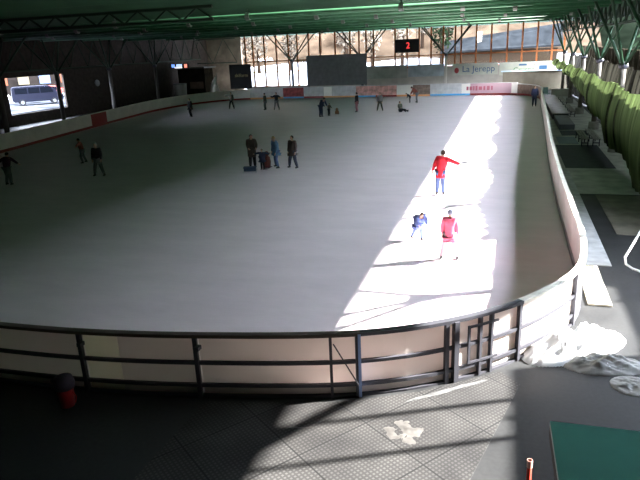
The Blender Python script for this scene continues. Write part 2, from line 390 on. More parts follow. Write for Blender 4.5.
column(aty(446, 60, 78).xy, 'sunlit pale column with V struts right of the red digit scoreboard', cm=mat('pale_column', (.75, .7, .62), .6), m=TRUSS)
for q, yy in enumerate((16.6, 25.3, 34, 42.7, 51.4, 60, 69)):
    column((5.45, yy), 'concrete footed column with sunlit green V struts along the right side netting', 'right side columns', along='y', cm=mat('weathered_shaft', (.12, .105, .085), .8, noise=.3, scale=3))
for (px, py, lab) in ((10, 145, 'dark pillar at the left frame edge behind the left boards'), (65, 125, 'dark pillar just right of the parked van'),
                      (115, 110, 'grey pillar behind the red panel of the left boards'), (159, 101, 'thin grey pillar behind the far left corner boards')):
    q = gp(px, py); 
    if q.x < -40: q = q*(40/-q.x)
    column(q.xy, lab, zj=4.6, rad=.2, m=TRUSS, cm=mat('pillar_dark', (.09, .085, .08), .7), foot=False, along='y', spread=2.6)
def truss(name, label, p0, p1, h, n, group=None):
    p0 = Vector(p0); p1 = Vector(p1); t = thing(name, label, 'truss', p0, 0, group); d = p1-p0
    b = B(); tube(b, [(0, 0, 0), d], .07, 6); obj('chord', b, TRUSS, t)
    b = B(); tube(b, [(0, 0, h), d+Vector((0, 0, h))], .07, 6); obj('chord', b, TRUSS, t)
    b = B()
    for k in range(n):
        a = d*(k/n); c = d*((k+.5)/n)+Vector((0, 0, h)); e = d*((k+1)/n); tube(b, [a, c], .045, 5); tube(b, [c, e], .045, 5)
    obj('web', b, TRUSS, t)
for yy in (24.5,):
    truss('roof_truss', 'dark lattice truss crossing under the green roof', (XL+.5, yy, RZ-.55), (-12, yy, RZ-.55), .5, 22)
truss('roof_truss', 'deep dark lattice truss along the left side above the pillars', (XL+.4, 20, 4.9), (XL+.4, 84, 4.9), 2.8, 22)
truss('roof_truss', 'lattice truss in front of the dim back left wall', (XL-1, 83, 4.3), (-37.5, 83, 4.3), 3.3, 2)
b = B(); box(b, (8.5, 37.5, 7.55), (.2, 93, .9)); struct(obj('trim_1', b, TRUSS))
b = B(); box(b, (-40, 85.9, 8.2), (8.6, 4.2, .3)); struct(obj('ceiling_corner', b, GROOF))
truss('roof_truss', 'inner dark green lattice truss above the right columns', (5.95, 10, RZ-1.3), (5.95, 84, RZ-1.3), 1.2, 40)

b = B(); tube(b, [(8.25, 13.0, 0), (8.25, 13.0, 7.5)], .06, 8); tube(b, [(8.25, 11.95, 0), (8.25, 11.95, 7.5)], .06, 8)
tube(b, [(8.25, 15.2, 5.4), (8.25, 12.0, 7.3)], .11, 8); struct(obj('trim_2', b, TRUSS))
# ------------------------------------------------------------------ back wall with windows (Y = 80)
YW = 80.0
def X_(px): return aty(px, 50, YW).x
WB = mat('beige_wall', (.55, .50, .43), .7, noise=.12, scale=1.2)
def wall(name, x0, x1, z0, z1, y=YW, th=.2, m=WB):
    b = B(); box(b, ((x0+x1)/2, y+th/2, (z0+z1)/2), (x1-x0, th, z1-z0)); return struct(obj(name, b, m))
xa, xb, xc, xd, xe = X_(244), X_(309), X_(372), X_(460), X_(566)
ZT, ZS = 4.3, 2.85
wall('wall_back', xa, xb, 0, .9)
wall('wall_back_middle', xb, xe, 0, ZS-.06)
GLASS = bpy.data.materials.new('window_glass'); GLASS.use_nodes = True; nt = GLASS.node_tree; nt.nodes.clear()
_o = nt.nodes.new('ShaderNodeOutputMaterial'); _m = nt.nodes.new('ShaderNodeMixShader'); _t = nt.nodes.new('ShaderNodeBsdfTransparent'); _g = nt.nodes.new('ShaderNodeBsdfGlossy')
_g.inputs['Roughness'].default_value = .03; _m.inputs[0].default_value = .05; _t.inputs[0].default_value = (.96, .97, .97, 1)
nt.links.new(_t.outputs[0], _m.inputs[1]); nt.links.new(_g.outputs[0], _m.inputs[2]); nt.links.new(_m.outputs[0], _o.inputs[0])
def window(n, x0, x1, z0, z1, xs, zs):
    t = bpy.data.objects.new('window_%d' % n, None); C.objects.link(t); t.location = (x0, YW, z0); struct(t)
    b = B(); w = x1-x0; h = z1-z0
    for x in xs: box(b, (x-x0, .1, h/2), (.2, .16, h))
    for z, ww in zs: box(b, (w/2, .1, z-z0), (w, .14, ww))
    obj('window_frame', b, TIMB, t)
    b = B(); box(b, (w/2, .12, h/2), (w, .012, h)); obj('pane', b, GLASS, t)
def even(x0, x1, n): return [x0+(x1-x0)*k/n for k in range(n+1)]
window(1, xa, xb, .9, RZ+.3, [X_(p) for p in (245, 252.5, 264, 276, 288, 297, 308.5)], [(.95, .12), (2.9, .09), (ZT, .16)])
window(2, xb, xc, ZT, RZ+.3, [X_(p) for p in (320, 335, 350, 359, 366)], [(ZT, .14)])
window(3, xc, xd, ZS, RZ+.3, [X_(p) for p in (373.5, 395, 407, 419, 431, 443, 455)], [(ZS, .14), (ZT, .12)])
window(4, xd, xe, ZS, RZ+.3, [X_(p) for p in (461, 476, 491, 507, 522, 537, 552, 564)], [(ZS, .14), (ZT, .14)])
# big charcoal screen leaning in the middle
t = thing('projection_screen', 'big charcoal screen hiding the middle of the window wall', 'screen', aty(337, 88, 76.5)*1, 0)
p0 = aty(308, 86, 76.5); p1 = aty(367, 55, 76.5); c = t.location.copy(); t.location.z = 0
b = B(); box(b, (0, 0, (p0.z+p1.z)/2+.1), (p1.x-p0.x, .12, p1.z-p0.z+.2), bev=.02); obj('sheet', b, GREYT, t)
b = B()
for sx in (-1, 1): box(b, (sx*(p1.x-p0.x)/2*.96, .1, p1.z/2), (.1, .1, p1.z)); 
obj('frame', b, STEEL, t)
# score board
q0 = aty(395, 53, 77); q1 = aty(419, 38.5, 77)
t = thing('scoreboard', 'black scoreboard with one red lit digit hanging before the far windows', 'scoreboard', ((q0.x+q1.x)/2, 77, q0.z))
b = B(); box(b, (0, 0, (q1.z-q0.z)/2), (q1.x-q0.x, .25, q1.z-q0.z), bev=.03); obj('housing', b, BLACKM, t)
text('digit', '2', 1.0, (.15, -.14, (q1.z-q0.z)/2), mat('red_led', (.8, .05, .05), emit=(1, .06, .06), es=1.6), t)
b = B()
for sx in (-1, 1): tube(b, [(sx*1.2, 0, q1.z-q0.z), (sx*1.2, 0, RZ-q0.z)], .03, 6)
obj('hanger', b, STEEL, t)
# dim cabinets between screen and banner (grey)
def banner(px0, px1, py0, py1, lab, m, txt=None, tm=None, ts=.8, Y=79.915, extra=None):
    a = aty(px0, py1, Y); c_ = aty(px1, py0, Y)
    h = (c_.z-a.z+.045*0); t = thing('advertising_banner', lab, 'banner', ((a.x+c_.x)/2, Y, a.z))
    w = c_.x-a.x; hh = (py1-py0)/600*Y
    b = B(); box(b, (0, .05, hh/2), (w, .06, hh), bev=.01); obj('sheet', b, m, t)
    if txt: text('lettering', txt, ts, (0, -.0, hh/2), tm, t, depth=.012)
    return t, w, hh
BAN = mat('banner_cream', (.60, .60, .50), .6, noise=.1, scale=1.5)
BLUT = mat('blue_letter', (.05, .13, .25), .5)
banner(408, 444, 66, 77, 'bluish grey banner left of the sunlit column below the windows', mat('blue_grey_ad', (.45, .50, .52), .6, noise=.35, scale=.8))
banner(367, 407, 67, 79, 'dull olive grey panel right of the charcoal screen', mat('olive_panel', (.42, .43, .37), .7, noise=.2, scale=1))
t, w, hh = banner(452, 498, 65, 75.5, 'cream banner with dark blue La Jerepp lettering', BAN)
text('lettering', 'La Jerepp', 1.05, (w*.08, -.0, hh*.5), BLUT, t, depth=.012)
b = B(); ell(b, (-w*.40, -.01, hh*.42), (.28, .03, .34)); obj('emblem', b, mat('red_mark', (.4, .05, .05), .5), t)
t, w, hh = banner(499, 533, 64, 75.5, 'cream banner with green handwriting and a small dark blue mark', BAN, None)
text('lettering', 'Crusty', .85, (w*.22, -.0, hh*.38), mat('green_letter', (.1, .28, .12), .5), t, depth=.012)
b = B(); box(b, (w*.2, 0, hh*.78), (.9, .05, .2)); obj('emblem', b, BLUT, t)
t, w, hh = banner(534, 552, 63, 75, 'small cream banner with one dark rectangle, farthest right', BAN, None)
b = B(); box(b, (0, 0, hh*.55), (.9, .05, .45)); obj('emblem', b, BLUT, t)
# wooden counter / shelf below the right banners
t = thing('long_counter', 'long beige counter with pale blue top under the right banners', 'counter', (aty(540, 92, 77).x, 77.2, 0))
b = B(); box(b, (.3, 0, 1.05), (9.2, .9, 2.1)); obj('body', b, mat('counter_beige', (.33, .28, .20), .7, noise=.15, scale=1.5), t)
b = B(); box(b, (.3, -.1, 2.16), (9.6, 1.2, .08)); obj('top', b, mat('pale_blue_top', (.6, .75, .9), .3), t)

# dim left part of the back: wall, black sign, white cloth, glowing panels for a bright opening
WD = mat('dim_lattice_wall', (.16, .13, .10), .85, noise=.35, scale=.8)
wall('wall_back_left', -70, X_(222), 0, 9, y=86.5, m=WD)
q0 = aty(231, 89, 75.5); q1 = aty(250.5, 64, 75.5)
t = thing('hanging_sign', 'black sign with faint yellow lettering left of the big window', 'sign', ((q0.x+q1.x)/2, 75.5, 0))
b = B(); box(b, (0, 0, (q0.z+q1.z)/2), (q1.x-q0.x, .15, q1.z-q0.z), bev=.02); obj('panel', b, BLACKM, t)
text('lettering', 'skiform', .62, (.15, -.085, (q0.z+q1.z)/2+.15), mat('yellow_letter', (.5, .42, .2), .5), t)
b = B(); box(b, (-.9, .1, q0.z/2), (.1, .1, q0.z)); box(b, (.9, .1, q0.z/2), (.1, .1, q0.z)); obj('post', b, BLACKM, t)
q = aty(215, 91, 73.2); t = thing('folded_sunshade', 'folded white cloth sunshade standing left of the black sign', 'sunshade', (q.x, 73.2, 0))
b = B(); tube(b, [(0, 0, .1), (0, 0, .9), (0, 0, 2.0), (.35, 0, 2.9)], [.75, .62, .35, .1], 10); obj('cloth', b, mat('offwhite_cloth', (.62, .58, .5), .8), t, True)
b = B(); tube(b, [(0, 0, 0), (.4, 0, 3.2)], .04, 8); obj('pole', b, STEEL, t)
# dark kiosk row behind the far left corner
q0 = aty(124, 100, 74); q1 = aty(201, 66, 74)
t = thing('dark_kiosk', 'long dark closed kiosk behind the far left corner boards', 'kiosk', ((max(q0.x, -42.6)+q1.x)/2, 75, 0))
w = q1.x-max(q0.x, -42.6); b = B(); box(b, (0, 1, 1.9), (w, 2.5, 3.8)); obj('body', b, BWOOD, t)
b = B(); box(b, (0, .7, 3.95), (w+.8, 3.4, .16)); obj('roof', b, mat('kiosk_roof', (.10, .10, .09), .7), t)
b = B(); box(b, (w*.18, -.3, 1.7), (w*.5, .08, .9)); obj('shutter', b, mat('brown_shutter', (.13, .085, .06), .7, noise=.2, scale=2), t)
q = aty(181, 66, 74.0); t = thing('opening_glow', 'small glowing blue, white and red panels for cars glimpsed through an opening', 'sign', (q.x, 73.45, q.z-.3))  # emissive panels stand in for parked cars glimpsed through a bright opening
b = B(); box(b, (.15, .06, .3), (2.5, .1, .6)); obj('housing', b, BLACKM, t)
for k, (dx, dz, w_, h_, cc) in enumerate(((-.85, .35, .45, .4, (.2, .4, 1)), (.05, .38, .8, .3, (.5, .7, 1)), (-.1, .12, 1.1, .16, (1, 1, 1)), (1.0, .3, .4, .45, (1, .35, .25)))):
    b = B(); box(b, (dx, -.02, dz), (w_, .06, h_), bev=.02); obj('glow_panel', b, mat('lit%d' % k, cc, emit=cc, es=1.3), t)
q = gp(176, 103.5); t = thing('barrel', 'pale grey round bin behind the far left corner boards', 'bin', (q.x-2, q.y+5, 0))
b = B(); tube(b, [(0, 0, 0), (0, 0, 1.9), (0, 0, 2.0)], [.75, .85, .8], 14); obj('body', b, mat('pale_bin', (.22, .22, .19), .6), t, True)
b = B(); tube(b, [(0, 0, 2.0), (0, 0, 2.12)], [.9, .85], 14); obj('lid', b, mat('pale_bin_lid', (.16, .16, .15), .6), t, True)
# left wall with opening towards the parked van
XW = -44.0
oa, ob = atx(8, 100, XW), atx(66, 100, XW); zb = atx(35, 112, XW).z; zt = atx(35, 76, XW).z
def wallx(name, y0, y1, z0, z1, m=DWOOD, x=XW): 
    b = B(); box(b, (x, (y0+y1)/2, (z0+z1)/2), (.2, y1-y0, z1-z0)); return struct(obj(name, b, m))
wallx('wall_left', -10, oa.y, 0, 8.5); wallx('wall_left_far', ob.y, 86.5, 0, 8.5)
wallx('wall_left_lower', oa.y, ob.y, 0, zb); wallx('wall_left_upper', oa.y, ob.y, zt, 8.5)
q = atx(97, 83, XW+.2); t = thing('wall_lamp', 'small round unlit lamp on the dark left wall', 'lamp', (XW+.12, q.y, q.z))
b = B(); ell(b, (.12, 0, 0), (.12, .42, .36)); obj('glass', b, mat('dull_glass', (.35, .37, .4), .3), t, True)
b = B(); tube(b, [(0, 0, 0), (.08, 0, 0)], .3, 12); obj('mount', b, STEEL, t)
# near building behind and below the camera
b = B(); box(b, (-12, -9.2, 4.2), (66, .4, 9)); struct(obj('wall_front', b, DWOOD))
# timber wall added behind the netting
def rw(name, y0, y1, h, x=10.0):
    b = B(); box(b, (x, (y0+y1)/2, h/2), (.25, y1-y0, h))
    for k in range(int((y1-y0)/2.4)+1): box(b, (x-.18, y0+.1+k*2.4, h/2), (.12, .14, h-.02))
    return struct(obj(name, b, BWOOD))
rw('wall_sun_block_front', -9, 10.7, 8.6); rw('wall_sun_block_near', 10.7, 14.8, 5.75); rw('wall_sun_gap', 14.8, 18.4, 4.3); rw('wall_sun_block', 18.4, 96, 4.5)

# ------------------------------------------------------------------ vegetation & hills
LEAFD = mat('dark_needles', (.007, .012, .006), .9, noise=.5, scale=1, spec=0)
def bush_mesh(b, c, s, n, mi, sz):
    for k in range(n):
        a = random.uniform(0, 2*PI); e = math.acos(random.uniform(-1, 1)); r_ = random.random()**.4
        p = Vector((c[0]+s[0]*r_*math.sin(e)*math.cos(a), c[1]+s[1]*r_*math.sin(e)*math.sin(a), c[2]+s[2]*r_*math.cos(e)))
        u = Vector([random.gauss(0, 1) for _ in range(3)]).normalized()*sz*random.uniform(.6, 1.3); v = u.orthogonal().normalized()*sz*random.uniform(.4, .8)
        vs_ = [b.verts.new(p+q_) for q_ in (-u, v, u, -v)]; f_ = b.faces.new(vs_); f_.material_index = mi
SNOWB = mat('frosted_twigs', (.12, .098, .075), .9, noise=.25, scale=.6, spec=0)
TWIG = mat('brown_twigs', (.03, .016, .008), .9, noise=.3, scale=1)
BARK = mat('bark', (.02, .013, .009), .9, spec=0)
def tree(x, y, h, lab, grp, crown, sz=.35, n=330):
    z = fz(x, y) if y > 82 else 0
    t = thing('frosted_tree', lab, 'tree', (x, y, z), random.uniform(0, 6), grp)
    b = B(); tube(b, [(0, 0, 0), (.1, 0, h*.5), (0, .1, h*.95)], [h*.028, h*.018, .02], 7)
    for k in range(10):
        zz = h*random.uniform(.3, .85); a = random.uniform(0, 6.28); l = h*.28*(1.15-zz/h)
        tube(b, [(0, 0, zz), (math.cos(a)*l, math.sin(a)*l, zz+l*.7)], [.06, .015], 5)
    obj('trunk', b, BARK, t)
    b = B(); bush_mesh(b, (0, 0, h*.58), (h*.17, h*.17, h*.42), n, 0, sz); bush_mesh(b, (0, 0, h*.55), (h*.16, h*.16, h*.4), n//3, 1, sz*.8)
    obj('crown', b, list(crown), t)
xx = -50
while xx < -4:
    tree(xx+random.uniform(-1, 1), (97, 103, 109)[int(xx) % 3], random.uniform(9, 12), 'snow frosted tree on the bank beyond the far windows', 'frosted trees beyond the far windows', (SNOWB, TWIG))
    xx += 3.6 if xx < -11 or xx > 9 else 20
for x, y, h in ((-10.5, 103, 11), (10.5, 116, 12)):
    tree(x, y, h, 'dark tree beyond the right end of the windows', 'dark trees right of the windows', (LEAFD, BARK))
# dark conifers added beyond the right wall; raised to block low sky
k = 0
for y in range(14, 112, 5):
    x = 20+(k % 2)*5.0; k += 1; h = (10.6, 12.9)[(k+1) % 2]+(k % 3)*.3
    t = thing('sky_block_conifer', 'dark conifer added behind the right wall to block low sky', 'tree', (x, y+random.uniform(-1, 1), 0), 0, 'conifers added behind the right wall')
    b = B(); tube(b, [(0, 0, 0), (0, 0, h*.9)], [.25, .04], 7); obj('trunk', b, BARK, t)
    b = B()
    for q in range(7):
        z0 = h*(.12+q*.12); r_ = 3.2*(1-q/8); tube(b, [(0, 0, z0), (0, 0, z0+h*.2)], [r_, .1], 11)
    obj('crown', b, LEAFD, t)
# house seen through the right windows
q = aty(515, 50, 97); z = fz(q.x, 104)-.15
t = thing('chalet', 'grey roofed building in sunlight seen through the right windows', 'building', (q.x-2.2, 104.5, z))
b = B(); box(b, (0, 3, 1.1), (17, 8, 2.2)); obj('wall', b, mat('chalet_wall', (.03, .02, .013), .8, spec=0), t)
b = B(); prism(b, [Vector((-9.2, -2, 2.0)), Vector((9.2, -2, 2.4)), Vector((9.2, 3, 5.6)), Vector((-9.2, 3, 3.6))], (0, 0, .25)); obj('roof', b, mat('chalet_roof', (.012, .013, .014), .8, noise=.3, scale=.8, spec=0), t)
b = B(); box(b, (-3.3, 1, 4.2), (.7, .7, 1.8)); obj('chimney', b, CONC, t)

# parked vehicles on the left
def vehicle(loc, rz, L, W, H, m, label, name='van', van=True):
    t = thing(name, label, 'van' if van else 'car', loc, rz)
    if van: pf = [(-.5, .28), (-.5, .55), (-.485, .93), (-.46, .985), (-.2, 1.0), (.2, 1.0), (.27, .96), (.385, .66), (.47, .58), (.5, .48), (.5, .26), (.49, .18), (-.48, .18)]
    else: pf = [(-.5, .3), (-.5, .6), (-.44, .68), (-.33, .96), (-.1, 1.0), (.08, .96), (.24, .68), (.46, .6), (.5, .48), (.5, .24), (-.48, .2)]
    b = B(); prism(b, [Vector((a*L, -W/2, c_*H)) for a, c_ in pf], (0, W, 0))
    bmesh.ops.bevel(b, geom=[e for e in b.edges], offset=.05, segments=2, affect='EDGES'); obj('body', b, m, t)
    GL = mat('car_glass', (.004, .005, .008), .2, spec=.1)
    for a0, a1 in ((-.44, -.2), (-.18, .04), (.06, .27)) if van else ((-.3, -.06), (-.04, .15)):
        for sy in (-1, 1):
            b = B(); sh = .05 if a1 > .2 or not van else 0
            prism(b, [Vector((a0*L, sy*(W/2+.01), .62*H)), Vector(((a1+sh)*L, sy*(W/2+.01), .62*H)), Vector((a1*L, sy*(W/2+.01), .92*H)), Vector((a0*L, sy*(W/2+.01), .92*H))], (0, -sy*.04, 0)); obj('window', b, GL, t)
    for a in (-.32, .31):
        for sy in (-1, 1):
            b = B(); r_ = .34; tube(b, [(a*L, sy*(W/2+.03), r_), (a*L, sy*(W/2-.22), r_)], r_, 18); w_ = obj('wheel', b, BLACKM, t, False)
            b = B(); tube(b, [(a*L, sy*(W/2+.05), r_), (a*L, sy*(W/2-.1), r_)], .2, 12); obj('hub', b, BLADE, w_)
    for sy in (-.7, .7):
        b = B(); box(b, (.495*L, sy*W/2, .5*H), (.08, .28, .16), bev=.03); obj('headlight', b, mat('lamp_lens', (.8, .8, .8), .15), t)
    return t
DB = mat('dark_blue_paint', (.010, .011, .02), .5, 0, spec=.1)
q = gp(39, 104, 1.0)
d = Vector((q.x, q.y)); vang = math.atan2(d.y, d.x)-PI/2
vehicle((q.x, q.y, 1.0), vang+.08, 5.3, 1.9, 2.05, DB, 'dark blue van parked outside, seen through the left opening')
q2 = Vector((q.x, q.y)).normalized()
side = Vector((q2.y, -q2.x))
for k, (off, dist, m_, lab) in enumerate(((-5.5, 8, mat('white_paint', (.8, .8, .8), .3), 'white car parked behind the van on the left'), (2.0, 13, mat('red_paint', (.5, .05, .04), .3), 'red car farther back above the dark van'),
                                         (7.5, 12, MC['white_paint'], 'white car farther back right of the dark van'))):
    p = Vector((q.x, q.y))+q2*dist+side*off; vehicle((p.x, p.y, 1.0), vang-.1, 4.4, 1.75, 1.5, m_, lab, 'car', False)

p = Vector((q.x, q.y))+q2*24; t = thing('sky_block_building', 'dim brown building front added beyond the parked cars to block sky', 'building', (p.x, p.y, 1.0), vang)  # facade added to cut the skylight coming through the left opening
b = B(); box(b, (0, 3, 9), (60, 6, 18)); obj('wall', b, mat('dim_facade', (.012, .010, .009), .9, noise=.5, scale=.4, spec=0), t)
for k in range(12):
    b = B(); box(b, (-16+k*2.9, -.03, 2.2), (1.5, .1, 1.5)); obj('window', b, mat('facade_window_%d' % (k % 3), ((.06, .08, .14), (.10, .03, .015), (.07, .06, .04))[k % 3], .5, spec=.1), t)
# ------------------------------------------------------------------ right side: netting, benches, mats
NET = mat_thin('green_netting', (.13, .17, .075), .12, scale=2.2, transl=.6)
NETD = mat_thin('dark_netting', (.065, .062, .05), .12, scale=2.0, transl=.5)
def curtain(name, label, X, y0, y1, top, hem, m, amp=.11, wl=.9, stepy=.1):
    b = B(); ny = int((y1-y0)/stepy); nz = 12; g = []
    for i in range(ny+1):
        y = y0+(y1-y0)*i/ny; col = []
        for k in range(nz+1):
            f_ = k/nz; z = top(y)+(hem(y)-top(y))*f_
            x = X+amp*(math.sin(y*2*PI/wl+2.2*math.sin(y*.53)+1.1*math.sin(y*1.37))*.8+.2*math.sin(y*5.1+2*math.sin(y*.9)))+.14*math.sin(y*.72)*(.25+.75*f_)-.25*math.sin(f_*PI)
            col.append(b.verts.new((x, y, z)))
        g.append(col)
    for i in range(ny):
        for k in range(nz): b.faces.new((g[i][k], g[i+1][k], g[i+1][k+1], g[i][k+1]))
    o = obj(name, b, m, smooth=True); sm = o.modifiers.new('s', 'SOLIDIFY'); sm.thickness = .012; sm.offset = 0
    return tag(o, label, 'netting')
def hem1(y):
    pts = [(14, .15), (20, .15), (26, .1), (33, .7), (40, 1.4), (48, 2.0), (60, 2.6), (80, 2.9)]
    for (a, za), (c_, zc) in zip(pts, pts[1:]):
        if a <= y <= c_: return za+(zc-za)*(y-a)/(c_-a)+.12*math.sin(y*.9)
    return .2
curtain('safety_net', 'pale green safety netting draped along the right side of the rink', 5.05, 20.5, 75, lambda y: 3.45+.1*math.sin(y*.8), hem1, NET)
curtain('windbreak_net', 'darker netting hanging behind the pale green drape', 6.6, 18.0, 75, lambda y: 4.0+.1*math.sin(y*.8), lambda y: .1, NETD, amp=.08, wl=1.7)
# timber fascia of the net: rail
def slat_bench(x, y0, y1, lab, grp=None, w=.42, h=.45, m=None):
    m = m or mat('weathered_slats', (.24, .22, .19), .7, noise=.25, scale=4)
    t = thing('slatted_bench', lab, 'bench', (x, (y0+y1)/2, 0), 0, grp); L = y1-y0
    for k in range(3):
        b = B(); box(b, (-w/2+.07+k*.14, 0, h), (.11, L, .035), bev=.008); obj('slat', b, m, t)
    for sy in (-.42, 0, .42):
        b = B(); box(b, (0, sy*L, h/2-.02), (w*.9, .07, .05)); box(b, (-w*.38, sy*L, h/2-.01), (.05, .06, h-.03)); box(b, (w*.38, sy*L, h/2-.01), (.05, .06, h-.03)); obj('leg', b, STEEL, t)
    return t
slat_bench(4.78, 35.4, 39.5, 'weathered slatted bench under the net, nearest of the right side benches')
slat_bench(4.2, 35.4, 39.0, 'shorter slatted bench beside the nearest right side bench')
slat_bench(4.78, 49, 54.5, 'slatted bench behind the dark block on the right walkway')
slat_bench(4.78, 56.5, 62, 'farthest slatted bench on the right walkway')
def slab0(name, x0, x1, y0, y1, z1, m):
    b = B(); box(b, ((x0+x1)/2, (y0+y1)/2, z1/2), (x1-x0, y1-y0, z1)); return obj(name, b, m)
DRUB = mat('dark_rubber', (.04, .043, .05), .7, noise=.25, scale=3)
def slab(name, lab, cat, x0, x1, y0, y1, z1, m, bev=.01, z0=0):
    b = B(); box(b, ((x0+x1)/2, (y0+y1)/2, (z0+z1)/2), (x1-x0, y1-y0, z1-z0), bev=bev); return tag(obj(name, b, m), lab, cat)
struct(slab0('walkway', 2.1, 6.2, 24.5, 70.0, .012, mat('pale_concrete', (.42, .41, .38), .75, noise=.3, scale=1.3)))
# platform with pinkish grey top
PKG = mat('pinkish_deck', (.34, .31, .31), .6, noise=.25, scale=2.5)
t = thing('low_platform', 'low platform with pinkish grey scuffed top on the far right walkway', 'platform', (4.1, 56, 0))
b = B(); box(b, (-.25, 0, .42), (1.2, 16, .06), bev=.01); obj('deck', b, PKG, t)
b = B(); box(b, (-.25, 0, .195), (1.1, 15.8, .39)); obj('skirt', b, DRUB, t)
slab('storage_box', 'dark box standing in front of the pinkish platform', 'box', 3.35, 4.3, 42.3, 47.6, .36, mat('slate_box', (.09, .10, .115), .6, noise=.2, scale=2), .03)
slab('rubber_mat', 'dark rubber mat beside the dark box on the right walkway', 'mat', 3.35, 4.9, 39.8, 42.0, .02, DRUB)
slab('rubber_mat', 'bluish grey mat across the right walkway in front of the dark box', 'mat', 2.95, 4.0, 36.6, 39.2, .03, mat('blue_grey_mat', (.20, .24, .28), .7))
slab('rubber_mat', 'large dark rubber mat under the nearest benches on the right walkway', 'mat', 2.75, 4.9, 29.5, 36.2, .015, DRUB)
slab('floor_strip', 'long pale concrete strip along the outside of the right boards', 'paving', 2.12, 2.85, 16.3, 29.2, .03, mat('pale_strip', (.45, .46, .46), .8, noise=.2, scale=3))
slab('floor_slab', 'sunlit pale stone slab at the near end of the walkway strip', 'paving', 1.98, 2.48, 13.6, 16.2, .05, mat('stone_slab', (.5, .47, .38), .8, noise=.15, scale=4))
slab('floor_slab', 'brown worn slab under the column footings on the right', 'paving', 3.4, 5.9, 19.2, 24.3, .025, mat('brown_slab', (.15, .14, .11), .8, noise=.35, scale=1.5))
# chair at the far end
def chair(x, y, rz, lab, m):
    t = thing('plastic_chair', lab, 'chair', (x, y, 0), rz)
    b = B(); box(b, (0, 0, .45), (.5, .48, .05), bev=.02); obj('seat', b, m, t)
    b = B(); box(b, (0, .24, .75), (.5, .05, .6), Matrix.Rotation(-.15, 3, 'X'), bev=.02); obj('backrest', b, m, t)
    for sx in (-1, 1):
        for sy in (-1, 1):
            b = B(); tube(b, [(sx*.2, sy*.2, .43), (sx*.24, sy*.24, 0)], .02, 6); obj('leg', b, STEEL, t)
chair(3.75, 65.6, .3, 'dark green chair beside the far end of the right boards', mat('dark_green_plastic', (.03, .07, .05), .5))
slab('low_wall', 'low beige bench block behind the dark green chair', 'bench', 4.3, 6.3, 67, 67.7, .75, mat('beige_block', (.4, .38, .32), .7), .02)
# bent white tube stand
t = thing('bent_tube_stand', 'white bent tube stand at the right edge of the picture', 'stand', (3.6, 17.3, 0))
a = gp(652, 205, 1.0); pts = [gp(655, 212, .85), gp(640, 232, .75), gp(630, 249, .6), gp(625, 257, .45), gp(626, 264, .25), gp(633, 269, .12), gp(645, 273, .06), gp(665, 275, .04)]
b = B(); tube(b, [p-Vector((3.6, 17.3, 0)) for p in pts], .03, 8); obj('tube', b, mat('white_tube', (.85, .85, .85), .3), t, True)
b = B(); e = pts[-1]-Vector((3.6, 17.3, 0)); tube(b, [e, e+Vector((.5, 1.2, 0)), pts[0]-Vector((3.6, 17.3, 0))+Vector((.4, 1.2, 0)), pts[0]-Vector((3.6, 17.3, 0))], .03, 8); obj('tube', b, MC['white_tube'], t, True)

# ------------------------------------------------------------------ snow piles
from mathutils import noise as nz_
def mound(name, lab, cx, cy, rx, ry, h, rot, m, n=44, seed=0):
    b = B(); g = {}
    for i in range(n+1):
        for j in range(n+1):
            u = i/n*2-1; v = j/n*2-1; r_ = math.hypot(u, v)
            k = max(0, 1-r_**1.6); k = k**.75
            N = nz_.fractal(Vector((u*2.3+seed, v*2.3, seed)), 1, 2, 5)
            z = h*k*(1+.9*N)+(.0 if k > 0 else -.02)
            x = u*rx; y = v*ry; c_, s_ = math.cos(rot), math.sin(rot)
            g[i, j] = (r_ < 1.05) and b.verts.new((x*c_-y*s_, x*s_+y*c_, max(-.02, z)))
    for i in range(n):
        for j in range(n):
            q_ = [g[i, j], g[i+1, j], g[i+1, j+1], g[i, j+1]]
            if all(q_): b.faces.new(q_)
    o = obj(name, b, m, smooth=True); o.location = (cx, cy, 0.0); return tag(o, lab, 'snow', kind='stuff')
mound('snow_pile', 'bright heap of scraped snow outside the right front corner of the boards', 1.5, 11.4, 1.2, .5, .36, math.radians(38), SNOW, seed=3)
mound('dirty_snow', 'grey crumbly snow spilling down right of the bright heap', 1.95, 10.85, .75, .4, .16, math.radians(10), DSNOW, seed=9)
mound('snow_patch', 'low frosty snow remains at the right frame edge', 2.35, 10.2, .4, .35, .06, 0, DSNOW, seed=21)
mound('snow_rim', 'thin line of scraped snow along the foot of the curved boards', -.75, 9.35, 1.0, .06, .03, math.radians(38), mat('grey_slush', (.10, .10, .10), .8, noise=.5, scale=5), seed=14)
mound('snow_chunk', 'white snow lump in front of the dirty heap', *gp(608, 370).xy, .13, .1, .1, 0, SNOW, n=16, seed=5)
mound('icy_patch', 'pale frozen puddle on the ribbed mats', *gp(405, 430).xy, .42, .5, .018, .4, mat('wet_ice', (.10, .095, .09), .3, noise=.4, scale=4), seed=30)
mound('icy_patch', 'thin frost streak at the lower left of the frozen puddle', *gp(300, 428).xy, .5, .06, .012, .3, MC['wet_ice'], n=24, seed=33)

# ------------------------------------------------------------------ near objects
q = gp(72, 402); t = thing('lidded_bin', 'small red bin with dark lid in front of the darkest near board', 'bin', (q.x, q.y-.1, 0))
b = B(); tube(b, [(0, 0, 0), (0, 0, .34), (0, 0, .36)], [.115, .145, .14], 16); obj('bucket', b, mat('red_bin', (.38, .02, .02), .5), t, True)
b = B(); tube(b, [(0, 0, .36), (0, 0, .46), (0, 0, .56), (0, 0, .6)], [.175, .18, .15, .06], 16); ell(b, (-.13, .0, .47), (.14, .08, .05)); obj('lid', b, mat('dark_lid', (.03, .02, .035), .6), t, True)
b = B(); tube(b, [(.15, 0, .3), (.21, 0, .2), (.17, 0, .08)], .012, 6); obj('handle', b, mat('red_bin'if 0 else 'red_handle', (.5, .05, .04), .5), t)
